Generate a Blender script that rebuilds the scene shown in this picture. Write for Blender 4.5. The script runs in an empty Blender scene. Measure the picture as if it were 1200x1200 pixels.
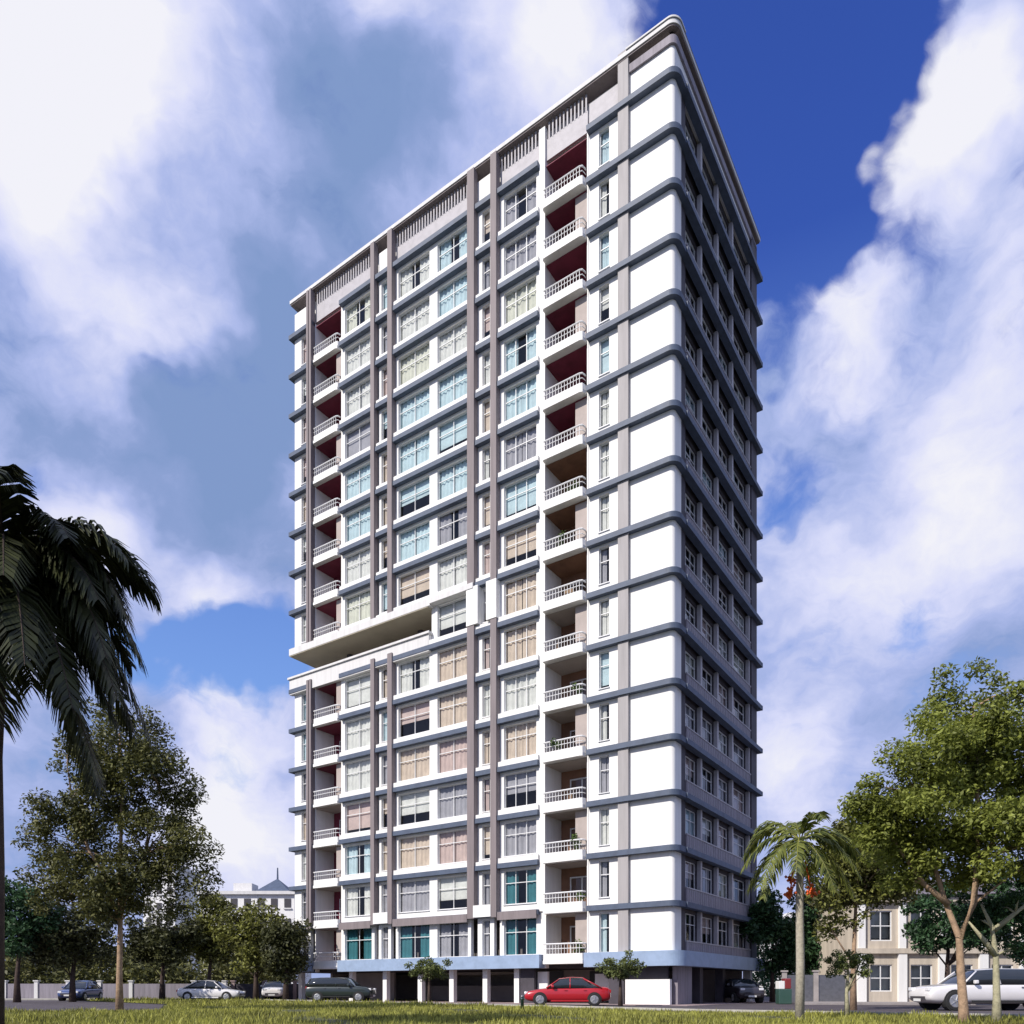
import bpy, math, random
import numpy as np
from mathutils import Vector, Matrix
R = math.radians
random.seed(7); rng = np.random.default_rng(7)
sc = bpy.context.scene
col = sc.collection
F = 909.0           # focal length in pixels of a 1200 px frame
CZ = 0.8            # eye height
def PX(px, d): return (px-600)/F*d
def PZ(py, d): return CZ+(1160-py)/F*d
def P(px, d, z=0.0): return Vector((PX(px, d), d, z))

# ---------------------------------------------------------------- materials
def newmat(name):
    m = bpy.data.materials.new(name); m.use_nodes = True
    return m, m.node_tree, m.node_tree.nodes['Principled BSDF']
def mat(name, c, rough=.7, var=.12, scale=2.0, c2=None, bump=0.0, bscale=40, metal=0, coat=0, spec=.5, streak=False, coord='Object'):
    m, nt, b = newmat(name); N = nt.nodes; L = nt.links
    tc = N.new('ShaderNodeTexCoord')
    mp = N.new('ShaderNodeMapping'); L.new(tc.outputs[coord], mp.inputs[0])
    if streak: mp.inputs['Scale'].default_value = (3, 3, .25)
    n = N.new('ShaderNodeTexNoise'); n.inputs['Scale'].default_value = scale; n.inputs['Detail'].default_value = 6
    n.inputs['Roughness'].default_value = .65
    L.new(mp.outputs[0], n.inputs['Vector'])
    r = N.new('ShaderNodeValToRGB')
    if c2 is None: c2 = tuple(x*(1-2.2*var) for x in c)
    r.color_ramp.elements[0].color = (*c2, 1); r.color_ramp.elements[0].position = .32
    r.color_ramp.elements[1].color = (*c, 1); r.color_ramp.elements[1].position = .6
    L.new(n.outputs['Fac'], r.inputs[0]); L.new(r.outputs[0], b.inputs['Base Color'])
    b.inputs['Roughness'].default_value = rough; b.inputs['Metallic'].default_value = metal
    b.inputs['Coat Weight'].default_value = coat; b.inputs['Specular IOR Level'].default_value = spec
    if bump:
        n2 = N.new('ShaderNodeTexNoise'); n2.inputs['Scale'].default_value = bscale; n2.inputs['Detail'].default_value = 4
        L.new(tc.outputs[coord], n2.inputs['Vector'])
        bp = N.new('ShaderNodeBump'); bp.inputs['Strength'].default_value = bump; bp.inputs['Distance'].default_value = .02
        L.new(n2.outputs['Fac'], bp.inputs['Height']); L.new(bp.outputs[0], b.inputs['Normal'])
    return m
def leafmat(name, dark, light, trans=.35, nscale=.9):
    m, nt, b = newmat(name); N = nt.nodes; L = nt.links
    g = N.new('ShaderNodeNewGeometry')
    n = N.new('ShaderNodeTexNoise'); n.inputs['Scale'].default_value = nscale; n.inputs['Detail'].default_value = 3
    L.new(g.outputs['Position'], n.inputs['Vector'])
    ad = N.new('ShaderNodeMath'); ad.operation = 'MULTIPLY_ADD'
    L.new(g.outputs['Random Per Island'], ad.inputs[0]); ad.inputs[1].default_value = .55; L.new(n.outputs['Fac'], ad.inputs[2])
    r = N.new('ShaderNodeValToRGB')
    r.color_ramp.elements[0].color = (*dark, 1); r.color_ramp.elements[0].position = .45
    r.color_ramp.elements[1].color = (*light, 1); r.color_ramp.elements[1].position = 1.0
    L.new(ad.outputs[0], r.inputs[0]); L.new(r.outputs[0], b.inputs['Base Color'])
    b.inputs['Roughness'].default_value = .55; b.inputs['Specular IOR Level'].default_value = .35
    t = N.new('ShaderNodeBsdfTranslucent'); L.new(r.outputs[0], t.inputs['Color'])
    mx = N.new('ShaderNodeMixShader'); mx.inputs[0].default_value = trans
    L.new(b.outputs[0], mx.inputs[1]); L.new(t.outputs[0], mx.inputs[2])
    L.new(mx.outputs[0], nt.nodes['Material Output'].inputs['Surface'])
    return m
def glassmat(name, tint=(.75, .88, .92), refl=.22):
    m, nt, b = newmat(name); N = nt.nodes; L = nt.links
    N.remove(b)
    tr = N.new('ShaderNodeBsdfTransparent'); tr.inputs[0].default_value = (*tint, 1)
    gl = N.new('ShaderNodeBsdfGlossy'); gl.inputs['Roughness'].default_value = .03; gl.inputs['Color'].default_value = (.9, .95, 1, 1)
    lw = N.new('ShaderNodeLayerWeight'); lw.inputs[0].default_value = refl
    mx = N.new('ShaderNodeMixShader'); L.new(lw.outputs['Fresnel'], mx.inputs[0])
    L.new(tr.outputs[0], mx.inputs[1]); L.new(gl.outputs[0], mx.inputs[2])
    L.new(mx.outputs[0], N['Material Output'].inputs['Surface'])
    return m
M = {}
M['white'] = mat('white_render', (.80, .79, .77), .8, .04, 1.2, streak=True, bump=.1)
M['offwhite'] = mat('offwhite_render', (.66, .65, .64), .8, .06, 1.2, streak=True)
M['lip'] = mat('bluegrey_ledge', (.075, .10, .155), .6, .12, 2)
M['blue'] = mat('pale_blue_canopy', (.28, .37, .52), .6, .08, 1.5)
M['column'] = mat('taupe_column', (.22, .185, .19), .7, .10, 1.2, streak=True)
M['grey'] = mat('grey_pillar', (.36, .34, .34), .7, .08, 1.2, streak=True)
M['louvre'] = mat('grey_louvre', (.42, .40, .42), .6, .08, 2)
M['dark'] = mat('dark_interior', (.035, .03, .035), .8, .2, 1)
M['room'] = mat('room_wall', (.16, .14, .13), .8, .2, 1)
M['maroon'] = mat('maroon_wall', (.20, .025, .055), .7, .15, 1)
M['brownwall'] = mat('brown_wall', (.24, .12, .07), .7, .15, 1)
M['beige'] = mat('beige_soffit', (.58, .52, .40), .8, .07, .6)
M['beigewall'] = mat('beige_wall', (.42, .36, .33), .8, .07, 1)
M['mauve'] = mat('mauve_spandrel', (.26, .235, .27), .7, .14, 1.5, streak=True)
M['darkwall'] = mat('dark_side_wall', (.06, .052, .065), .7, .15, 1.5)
M['frame'] = mat('white_frame', (.72, .72, .72), .45, .03, 3)
M['dframe'] = mat('dark_frame', (.06, .055, .06), .4, .05, 3)
M['metal'] = mat('grey_metal', (.25, .25, .26), .35, .1, 5, metal=.8)
M['glass'] = glassmat('window_glass', (.93, .96, .97), .32)
M['dglass'] = mat('car_glass', (.02, .025, .03), .05, .05, 3, spec=.9)
M['concrete'] = mat('concrete', (.33, .30, .29), .9, .12, 1.2, bump=.3)
M['paving'] = mat('pink_paving', (.36, .27, .26), .9, .12, 1.5, bump=.3)
M['asphalt'] = mat('asphalt', (.085, .07, .078), .9, .18, .6, bump=.6, bscale=60)
M['kerb'] = mat('kerb_stone', (.45, .43, .38), .9, .12, 2, bump=.3)
M['soil'] = mat('grassy_soil', (.075, .085, .025), .95, .25, .5, c2=(.05, .045, .02), bump=.8, bscale=20)
M['earth'] = mat('far_ground', (.07, .08, .04), .95, .25, .05)
M['bark'] = mat('pale_bark', (.40, .27, .17), .9, .2, 6, bump=.8, bscale=30)
M['barklight'] = mat('light_bark', (.42, .39, .25), .9, .2, 6, bump=.8, bscale=30)
M['barkdark'] = mat('dark_bark', (.07, .045, .035), .9, .2, 6, bump=.8, bscale=30)
M['palmbark'] = mat('grey_palm_bark', (.42, .38, .30), .9, .15, 12, bump=.6, bscale=30)
M['fruit'] = mat('orange_fruit', (.75, .13, .03), .5, .15, 12)
M['tyre'] = mat('tyre_rubber', (.02, .02, .02), .85, .1, 10)
M['rim'] = mat('wheel_rim', (.5, .5, .5), .3, .05, 10, metal=.7)
M['lamp'] = mat('headlight', (.8, .8, .82), .1, .03, 10, spec=.9)
M['tail'] = mat('taillight', (.4, .01, .01), .2, .05, 10)
M['plate'] = mat('plate', (.7, .7, .68), .5, .03, 10)
def paint(n, c): return mat(n, c, .28, .02, 3, coat=.8)
M['red'] = paint('red_paint', (.42, .012, .02)); M['wpaint'] = paint('white_paint', (.72, .70, .69))
M['green'] = paint('dark_green_paint', (.02, .03, .028)); M['bluep'] = paint('blue_paint', (.04, .07, .2)); M['blackp'] = paint('dark_paint', (.03, .025, .03))
CUR = {}
for k_, c_ in dict(w=(.72, .70, .66), b=(.66, .54, .44), p=(.62, .48, .44), c=(.56, .67, .70), g=(.42, .40, .43), m=(.70, .68, .58), t=(.05, .20, .23)).items():
    CUR[k_] = mat('curtain_'+k_, c_, .9, .1, 1.5)

# ---------------------------------------------------------------- mesh helpers
class MB:
    def __init__(s): s.v = []; s.f = []
    def add(s, vs, fs):
        o = len(s.v); s.v += [tuple(v) for v in vs]; s.f += [tuple(i+o for i in f) for f in fs]
    def box(s, x0, x1, y0, y1, z0, z1, rz=0):
        if x0 > x1: x0, x1 = x1, x0
        if y0 > y1: y0, y1 = y1, y0
        vs = [(x, y, z) for z in (z0, z1) for (x, y) in ((x0, y0), (x1, y0), (x1, y1), (x0, y1))]
        s.add(vs, [(0, 3, 2, 1), (4, 5, 6, 7), (0, 1, 5, 4), (1, 2, 6, 5), (2, 3, 7, 6), (3, 0, 4, 7)])
    def prism(s, pts, z0, z1):
        a = sum(pts[i][0]*pts[(i+1) % len(pts)][1]-pts[(i+1) % len(pts)][0]*pts[i][1] for i in range(len(pts)))
        if a < 0: pts = pts[::-1]
        n = len(pts); vs = [(p[0], p[1], z0) for p in pts]+[(p[0], p[1], z1) for p in pts]
        s.add(vs, [tuple(range(n))[::-1], tuple(range(n, 2*n))]+[(i, (i+1) % n, n+(i+1) % n, n+i) for i in range(n)])
    def tube(s, pts, rads, n=8, cap=True):
        pts = [Vector(p) for p in pts]; rings = []
        for i, p in enumerate(pts):
            d = (pts[min(i+1, len(pts)-1)]-pts[max(i-1, 0)]).normalized()
            a = d.cross(Vector((0, 0, 1))) if abs(d.z) < .95 else d.cross(Vector((1, 0, 0)))
            a.normalize(); b = d.cross(a)
            rings.append([p+(a*math.cos(2*math.pi*j/n)+b*math.sin(2*math.pi*j/n))*rads[i] for j in range(n)])
        vs = [v for r in rings for v in r]
        fs = [(i*n+j, i*n+(j+1) % n, (i+1)*n+(j+1) % n, (i+1)*n+j) for i in range(len(pts)-1) for j in range(n)]
        fs = [f[::-1] for f in fs]
        if cap: fs += [tuple(range(n)), tuple(range((len(pts)-1)*n, len(pts)*n))[::-1]]
        s.add(vs, fs)
    def build(s, name, m, parent=None, smooth=False):
        me = bpy.data.meshes.new(name); me.from_pydata(s.v, [], s.f); me.materials.append(m)
        if smooth: me.polygons.foreach_set('use_smooth', [True]*len(me.polygons))
        o = bpy.data.objects.new(name, me); col.objects.link(o); o.parent = parent
        return o
def np_mesh(name, V, k, m, parent=None):
    """V: (n,k,3) array of separate k-gons"""
    n = V.shape[0]; me = bpy.data.meshes.new(name)
    me.vertices.add(n*k); me.vertices.foreach_set('co', V.reshape(-1).astype(np.float32))
    me.loops.add(n*k); me.loops.foreach_set('vertex_index', np.arange(n*k, dtype=np.int32))
    me.polygons.add(n); me.polygons.foreach_set('loop_start', np.arange(0, n*k, k, dtype=np.int32))
    me.update(calc_edges=True); me.validate(); me.materials.append(m)
    o = bpy.data.objects.new(name, me); col.objects.link(o); o.parent = parent
    return o
def empty(name, loc=(0, 0, 0), rz=0):
    o = bpy.data.objects.new(name, None); o.empty_display_size = .3; col.objects.link(o); o.location = loc; o.rotation_euler = (0, 0, rz); return o
def tag(o, label=None, cat=None, group=None, kind=None):
    if label: o['label'] = label
    if cat: o['category'] = cat
    if group: o['group'] = group
    if kind: o['kind'] = kind
    return o
def place(me_obj_data, name, parent, loc=(0, 0, 0), rz=0):
    o = bpy.data.objects.new(name, me_obj_data); col.objects.link(o); o.parent = parent; o.location = loc; o.rotation_euler = (0, 0, rz); return o
def bevel(o, w=.02, seg=2):
    b = o.modifiers.new('bevel', 'BEVEL'); b.width = w; b.segments = seg; b.limit_method = 'ANGLE'; return o

# ---------------------------------------------------------------- tower
FH = 2.98
def Zk(k): return 2.5+FH*k
tower = empty('apartment_tower', (8.74, 41.8, 0), math.atan2(-.56, .828))
tag(tower, 'tall white apartment tower with blue-grey floor ledges and rounded sunlit corner', 'apartment building')
LS = 30.45; LT = 14.5; RC = .26
def sb(mb, s0, s1, t0, t1, z0, z1): mb.box(-s0, -s1, t0, t1, z0, z1)
def rim_path(o, s_end, t_end, n=10):
    pts = [(-s_end, -o)]
    for i in range(n+1):
        a = math.pi/2*i/n
        pts.append((-RC+(RC+o)*math.sin(a), RC-(RC+o)*math.cos(a)))
    pts.append((o, t_end)); return pts
def rim(mb, o_out, o_in, z0, z1, s_end, t_end):
    A = rim_path(o_out, s_end, t_end); B = rim_path(o_in, s_end, t_end); n = len(A)
    vs = [(x, y, z0) for x, y in A]+[(x, y, z1) for x, y in A]+[(x, y, z0) for x, y in B]+[(x, y, z1) for x, y in B]
    fs = []
    for i in range(n-1):
        fs += [(i, i+1, n+i+1, n+i), (2*n+i+1, 2*n+i, 3*n+i, 3*n+i+1), (n+i, n+i+1, 3*n+i+1, 3*n+i), (i+1, i, 2*n+i, 2*n+i+1)]
    fs += [(0, n, 3*n, 2*n), (n-1, 3*n-1, 4*n-1, 2*n-1)]
    mb.add(vs, fs)
VOID = 16.96
# front bays: (s0, s1, windows, box under window)
BAYS = [(3.25, 5.2, [(3.9, 4.55)], False), (8.5, 11.45, [(8.78, 11.15)], True), (11.9, 13.17, [(12.22, 12.82)], True),
        (13.71, 20.15, [(13.95, 16.48), (17.15, 19.92)], True), (20.6, 21.75, [(20.86, 21.5)], True),
        (22.15, 25.35, [(22.42, 25.08)], True), (28.7, 30.45, [(28.95, 29.7)], False)]
wall = MB(); sill = MB()
for k in range(16):
    z0, z1 = Zk(k)+.0, Zk(k+1)
    for (a, b, wins, bx) in BAYS:
        if k == 7 and a >= VOID: continue
        bb = b; ww = wins
        if k == 7 and b > VOID: bb = VOID; ww = wins[:1]
        h0 = z0+(.42 if k == 0 else .58); h1 = z0+2.68
        cur = a
        for (w0, w1) in ww:
            sb(wall, cur, w0, 0, .3, z0, z1)
            sb(wall, w0, w1, 0, .3, z0, h0); sb(wall, w0, w1, 0, .3, h1, z1)
            cur = w1
        sb(wall, cur, bb, 0, .3, z0, z1)
        if bx and k > 1:
            sb(wall, a, bb, -.27, -.002, z0+.142, z0+(.46 if b-a > 2 else .38))
    # corner
    if True:
        rim(wall, 0, -.3, z0, z1, 2.62, 1.0)
# white pilasters and balcony flank walls
for (a, b) in ((8.1, 8.5),):
    sb(wall, a, b, -.12, 1.9, 5.5, 52.3)
sb(wall, 8.1, 8.5, 0, 1.9, 2.1, 5.5)
sb(wall, 5.2, 5.3, -.05, 1.9, 2.1, 50.2)
for (a, b) in ((25.35, 25.45), (28.12, 28.2)):
    sb(wall, a, b, 0, 1.9, 2.1, 23.4); sb(wall, a, b, 0, 1.9, 26.3, 50.2)
# white blocks round the narrow bay at the refuge storey
sb(wall, 11.42, 12.2, -.46, -.003, 23.8, 26.2); sb(wall, 12.85, 13.75, -.46, -.003, 23.8, 26.2)
# crown storey behind the roof line
rim(wall, -.01, -.3, 50.2, 52.2, 2.62, LT)
sb(wall, 2.62, LS, .55, .8, 50.2, 52.6)
# far ends
sb(wall, LS-.3, LS, .3, LT-.3, 2.1, 23.4); sb(wall, LS-.3, LS, .3, LT-.3, 26.1, 52.2)
sb(wall, .3, LS, LT-.3, LT, 2.1, 52.2)
wall.build('wall', M['white'], tower)
# side wall (right facade)
sw = MB(); sp = MB(); pr = MB()
RW = [(1.72, 3.9), (4.22, 6.72), (7.04, 9.5), (9.82, 13.0)]
for k in range(16):
    z0, z1 = Zk(k), Zk(k+1)
    h0, h1 = z0+1.0, z0+2.65
    def rb(mb, t0, t1, a, b, za, zb): mb.box(-a, -b, t0, t1, za, zb)
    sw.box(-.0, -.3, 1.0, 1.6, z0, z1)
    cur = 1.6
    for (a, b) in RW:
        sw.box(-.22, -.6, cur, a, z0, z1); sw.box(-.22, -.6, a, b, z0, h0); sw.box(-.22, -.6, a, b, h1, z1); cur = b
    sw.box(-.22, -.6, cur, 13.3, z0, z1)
    sp.box(.06, -.05, 1.62, 13.28, z0+.14, z0+.98)
    for i in range(4):   # pale piers in front of the recessed wall
        t = [4.06, 6.88, 9.66, 13.15][i]
        pr.box(.02, -.21, t-.13, t+.13, z0+.98, z1-.17)
    pr.box(.10, -.03, 1.62, 13.28, z0+.983, z0+1.05)
    for i in range(38): pr.box(.085, .063, 1.75+i*.305, 1.79+i*.305, z0+.2, z0+.98)
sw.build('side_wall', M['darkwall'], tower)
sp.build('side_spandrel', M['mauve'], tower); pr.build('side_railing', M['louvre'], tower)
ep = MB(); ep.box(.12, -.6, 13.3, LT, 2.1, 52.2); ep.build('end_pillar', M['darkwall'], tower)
# floor ledges
for k in range(1, 17):
    z = Zk(k); mb = MB()
    rim(mb, .34, -.02, z-.16, z+.14, 5.2, LT+.25)
    mb.box(.41, .343, .9, LT+.2, z-.16, z+.14); mb.box(.42, -2, LT+.252, LT+.4, z-.16, z+.14)
    segs = [(8.5, 25.35), (28.2, LS+.3)]
    if k == 8: segs = [(8.5, VOID)]
    for a, b in segs: sb(mb, a, b, -.34, -.004, z-.16, z+.14)
    if k != 8: mb.box(-LS-.3, -LS-.002, -.004, 4, z-.16, z+.14)
    mb.build('floor_ledge', M['lip'], tower)
    s_ = MB()
    if k == 8: sb(s_, .61, VOID-.01, .31, 1.9, z-.1, z+.1); 
    else: sb(s_, .61, LS-.31, .31, 1.9, z-.1, z+.1)
    if k < 16: s_.build('floor_slab', M['room'], tower)
# blue canopy at the first floor
mb = MB(); rim(mb, .62, -.02, 2.1, 2.92, 5.2, LT+.3); sb(mb, 8.2, 25.2, -.62, -.004, 2.1, 2.9); sb(mb, 28.3, LS+.5, -.62, -.004, 2.15, 2.85)
mb.build('canopy', M['blue'], tower)
mb = MB(); sb(mb, .0, LS, .35, LT-.35, 2.1, 2.4); mb.build('podium_slab', M['dark'], tower)
# core
core = MB(); sb(core, .9, LS-.31, 1.9, LT-.31, 2.41, 23.37); sb(core, .9, VOID, 1.9, LT-.31, 23.37, 26.3)
sb(core, VOID, 27.5, 7.5, LT-.31, 23.37, 26.05); sb(core, .9, LS-.31, 1.9, LT-.31, 26.3, 52.2)
core.build('core_wall', M['room'], tower)
# room partitions
pt = MB()
for s in (3.2, 8.45, 11.6, 13.3, 16.7, 20.3, 21.9, 28.4):
    for (a, b) in ((2.6, 23.3), (26.4, 50.1)):
        if s > VOID or True: sb(pt, s, s+.12, .31, 1.89, a, b)
pt.build('partition', M['room'], tower)
# refuge storey
rf = MB(); sb(rf, VOID, LS+.1, -.42, 7.4, 25.95, 26.0)
rf.build('refuge_soffit', M['beige'], tower)
rf = MB(); sb(rf, VOID-.2, LS+.12, -.45, -.003, 26.003, 26.5); rf.box(-LS-.12, -LS-.003, .0, 7.4, 26.003, 26.5); sb(rf, 13.2, VOID-.2, -.5, -.003, 26.1, 26.45)
rf.build('refuge_slab_edge', M['offwhite'], tower)
rf = MB(); sb(rf, VOID, LS+.25, -.3, -.005, 23.12, 24.25); sb(rf, VOID-.1, LS+.35, -.42, .1, 24.253, 24.4)
rf.build('refuge_parapet', M['offwhite'], tower)
rf = MB(); sb(rf, VOID, 27.5, 7.3, 7.49, 23.4, 25.94); sb(rf, VOID, VOID+.02, .3, 7.3, 23.4, 25.94); rf.build('refuge_wall', M['beigewall'], tower)
for s in (19.6, 26.6):
    q = MB(); q.tube([(-s, 2.0, 25.62), (-s, 2.0, 25.95)], [.22, .26], 12); q.build('soffit_lamp', M['dframe'], tower)
# columns
def column(s0, s1, za, zb, m='column', t=-.42, nm='column'):
    q = MB(); sb(q, s0, s1, t, -.003 if nm == 'column' else .3, za, zb); return q.build(nm, M[m], tower)
for (a, b) in ((11.45, 11.9), (13.17, 13.71)): column(a, b, 5.3, 52.61)
for (a, b) in ((20.15, 20.56), (21.8, 22.15), (28.2, 28.42), (28.5, 28.7)):
    column(a, b, 5.3, 23.75); column(a, b, 26.5, 52.61)
column(2.62, 3.25, 2.93, 53.15, 'grey', -.22, 'corner_pillar')
for (a, b) in ((11.85, 13.2), (20.5, 21.85)):   # white blocks where the columns start
    q = MB(); sb(q, a, b, -.47, -.3, 5.35, 6.1); q.build('column_base', M['white'], tower)
q = MB(); sb(q, 8.55, 11.4, -.4, -.343, 5.1, 5.6); sb(q, 13.75, 20.1, -.4, -.343, 5.1, 5.6); sb(q, 22.2, 25.3, -.4, -.343, 5.1, 5.6); q.build('brown_trim', M['column'], tower)
# crown: louvre screens and roof
scr = [(3.3, 5.2), (5.3, 8.1), (8.5, 11.45), (13.71, 20.15), (22.15, 28.2)]
for (a, b) in scr:
    q = MB(); sb(q, a, b, .05, .15, 50.35, 51.6 if a > 4 else 51.9)
    zz = 51.66
    s = a+.06
    while s < b-.05 and a > 4: sb(q, s, s+.09, .04, .12, 51.55, 52.6); s += .25
    q.build('louvre_screen', M['louvre'], tower)
for (a, b) in ((11.9, 13.17), (20.6, 21.75), (28.7, LS)):
    q = MB(); sb(q, a, b, .0, .2, 50.35, 52.0); q.build('crown_panel', M['white'], tower)
q = MB(); rim(q, .12, -.02, 51.85, 52.3, 2.6, LT); q.build('crown_beam', M['mauve'], tower)
roof = MB(); rim(roof, .24, -.8, 52.62, 52.7, LS+.2, LT+.2); roof.build('roof_soffit', M['column'], tower)
roof = MB(); rim(roof, .30, -1.2, 52.703, 52.94, LS+.22, LT+.22); roof.box(.2, -LS-.2, 1.1, LT+.2, 52.71, 52.9)
r_ = roof.build('roof', M['offwhite'], tower)
q = MB(); rim(q, .315, .0, 52.943, 53.0, 2.7, LT+.24); q.build('roof_coping', M['lip'], tower)
q = MB(); rim(q, .36, .32, 52.95, 53.04, 2.7, .8); q.build('corner_coping', M['offwhite'], tower)

# windows ----------------------------------------------------------
cache = {}; rr = random.Random(5)
def window_meshes(w, h, cur, style, cols, dark=False, trans=.62):
    key = (round(w, 2), round(h, 2), cur, style, cols, dark, rr.randrange(3))
    if key in cache: return cache[key]
    f = MB(); e = .045
    f.box(-w/2, -w/2+e, 0, .08, 0, h); f.box(w/2-e, w/2, 0, .08, 0, h)
    f.box(-w/2+e, w/2-e, 0, .08, 0, e); f.box(-w/2+e, w/2-e, 0, .08, h-e, h)
    for i in range(1, cols):
        x = -w/2+w*i/cols; f.box(x-e*.45, x+e*.45, .005, .07, e, h-e)
    f.box(-w/2+e, w/2-e, .008, .068, h*trans, h*trans+.045)
    f.box(-w/2-.04, w/2+.04, -.2, -.003, -.05, -.003)
    fo = f.build('window', M['dframe'] if dark else M['frame']); fm = fo.data; bpy.data.objects.remove(fo)
    p = MB(); p.add([(-w/2+e*.5, .036, e*.5), (w/2-e*.5, .036, e*.5), (w/2-e*.5, .036, h-e*.5), (-w/2+e*.5, .036, h-e*.5)], [(0, 1, 2, 3)])
    po = p.build('pane', M['glass']); pm = po.data; bpy.data.objects.remove(po)
    c = MB(); spans = {'full': [(-.5, -.01), (.0, .5)], 'open': [(-.5, -.13), (.13, .5)], 'side': [(-.5, .05)], 'blind': [(-.5, .5)]}[style]
    r = random.Random(sum(ord(c)*(i+3) for i, c in enumerate(str(key))) % 9999); hb = .02 if style != 'blind' else h*r.uniform(.05, .5)
    for (a, b) in spans:
        a *= w; b *= w; n = max(6, int((b-a)/.06)); amp = .035 if style != 'blind' else .002; ph = r.random()*6
        vs = []
        for i in range(n+1):
            x = a+(b-a)*i/n; y = .15+amp*math.sin(i*1.15+ph)+amp*.5*math.sin(i*.37+ph)
            vs += [(x, y, hb), (x, y, h-.02)]
        c.add(vs, [(2*i, 2*i+2, 2*i+3, 2*i+1) for i in range(n)])
    co = c.build('curtain', CUR[cur], smooth=True); cm = co.data; bpy.data.objects.remove(co)
    cache[key] = (fm, pm, cm); return cache[key]
def window(w, h, cur, style, cols, loc, rz=0, nm='window', dark=False):
    fm, pm, cm = window_meshes(w, h, cur, style, cols, dark)
    o = place(fm, nm, tower, loc, rz); place(pm, 'pane', o); place(cm, 'curtain', o)
    return o
seq = {8.78: 'ggmccgcbbbwbggtt', 13.95: 'ccwcccgwwbbpgpwg', 17.15: 'wwmccccb-wpbwbgt', 22.42: 'mwwgccwm-wwwpcwt'}
op = {8.78: (15, 1, 0, 12), 13.95: (0, 15, 9), 17.15: (0, 15, 6), 22.42: (0, 1, 2, 15)}
rr = random.Random(5)
for (a, b, wins, bx) in BAYS:
    for (w0, w1) in wins:
        for k in range(16):
            if k == 7 and w0 > VOID-.1: continue
            wide = (w1-w0) > 1.2
            h0 = Zk(k)+(.42 if k == 0 else .58); h = Zk(k)+2.68-h0
            if wide:
                c = seq[w0][15-k]
                st = 'open' if k in op[w0] else rr.choice(['full', 'full', 'full', 'blind', 'full'])
                if c == '-': c = 'w'
                if k == 7 and c == 'g': c = 'b'
                window(w1-w0-.01, h-.01, c, st, 3 if w0 < 12 else 2, (-(w0+w1)/2, .13, h0+.005), 0, 'window')
            elif not (w0 > 28 and k > 15):
                c = rr.choice('wgbcp' if k > 1 else 'gg'); st = rr.choice(['full', 'blind', 'side']) if k > 1 else 'side'
                if w0 < 5: c = rr.choice('wwcg')
                window(w1-w0-.01, h-.01, c, st, 1, (-(w0+w1)/2, .13, h0+.005), 0, 'narrow_window')
for k in range(16):
    for (a, b) in RW:
        window(b-a-.01, 1.64, rr.choice('wggpcwm' if k < 9 else 'wggc'), rr.choice(['full', 'full', 'side', 'blind'] if k < 9 else ['open', 'side', 'full']), 3, (-.32, (a+b)/2, Zk(k)+1.005), math.pi/2, 'side_window')
# hoods over the small corner window (dark brackets)
# balconies --------------------------------------------------------
def balcony(k, s0, s1, right):
    z = Zk(k)
    top = k >= 10
    bm_ = M['maroon'] if (top or not right) else M['brownwall']
    q = MB(); pr = .5 if right else .38
    e0 = s0+.02; e1 = s1-.02
    q.prism([(-e1, -pr+.1), (-e1+.1, -pr), (-e0-.25, -pr), (-e0-.06, -pr+.07), (-e0, -pr+.3), (-e0, 1.85), (-e1, 1.85)], z-.18, z+.02)
    q.prism([(-e1, -pr+.16), (-e1+.06, -pr+.1), (-e0-.3, -pr+.1), (-e0-.12, -pr+.16), (-e0-.06, -pr+.38), (-e0-.06, -.0), (-e0-.14, -.0), (-e0-.14, -pr+.38), (-e0-.2, -pr+.22), (-e0-.34, -pr+.18), (-e1, -pr+.18)], z+.023, z+.42)
    o = q.build('balcony', M['white'], tower)
    rl = MB()
    path = [(-e1+.03, -pr+.14, z+1.0), (-e0-.32, -pr+.14, z+1.0), (-e0-.15, -pr+.2, z+1.0), (-e0-.1, -pr+.4, z+1.0), (-e0-.1, .0, z+1.0)]
    for zz, hh in ((1.0, .05), (.72, .025)):
        rl.tube([(p[0], p[1], z+zz) for p in path], [hh]*5, 6)
    s = e0+.3
    while s < e1:
        rl.box(-s-.012, -s+.012, -pr+.13, -pr+.155, z+.42, z+.97); s += .2
    rl.build('railing', M['frame'], o)
    bw = MB(); sb(bw, s0, s1, 1.8, 1.88, z+.03, z+FH-.19); bw.build('back_wall', bm_, o)
    d = MB(); a, b = s0+.5, s1-.7
    for x in (a, (a+b)/2, b): sb(d, x-.04, x+.04, 1.72, 1.79, z+.03, z+2.2)
    sb(d, a+.04, b-.04, 1.72, 1.79, z+2.12, z+2.2); dd = d.build('door', M['frame'] if k < 9 else M['column'], o)
    g = MB(); g.add([(-b, 1.755, z+.05), (-a, 1.755, z+.05), (-a, 1.755, z+2.12), (-b, 1.755, z+2.12)], [(0, 1, 2, 3)]); g.build('pane', M['glass'], dd)
    cl = MB(); sb(cl, s0, s1, .0, 1.79, z+FH-.23, z+FH-.185); cl.build('ceiling', (M['maroon'] if (k > 9 or (not right and k > 3)) else M['brownwall'] if k > 6 else M['beigewall']), o)
    if k % 2 == 0:
        pm_ = MB()
        if right: sb(pm_, s0+.01, s0+.82, .05, .4, z+.03, z+FH-.24)
        else: sb(pm_, s0+.01, s0+.55, .05, .3, z+.03, z+FH-.24)
        pm_.build('side_pier', M['beigewall'], o)
    return o
for k in range(16):
    balcony(k, 5.3, 8.1, True)
    if k != 7: balcony(k, 25.45, 28.12, False)
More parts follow.
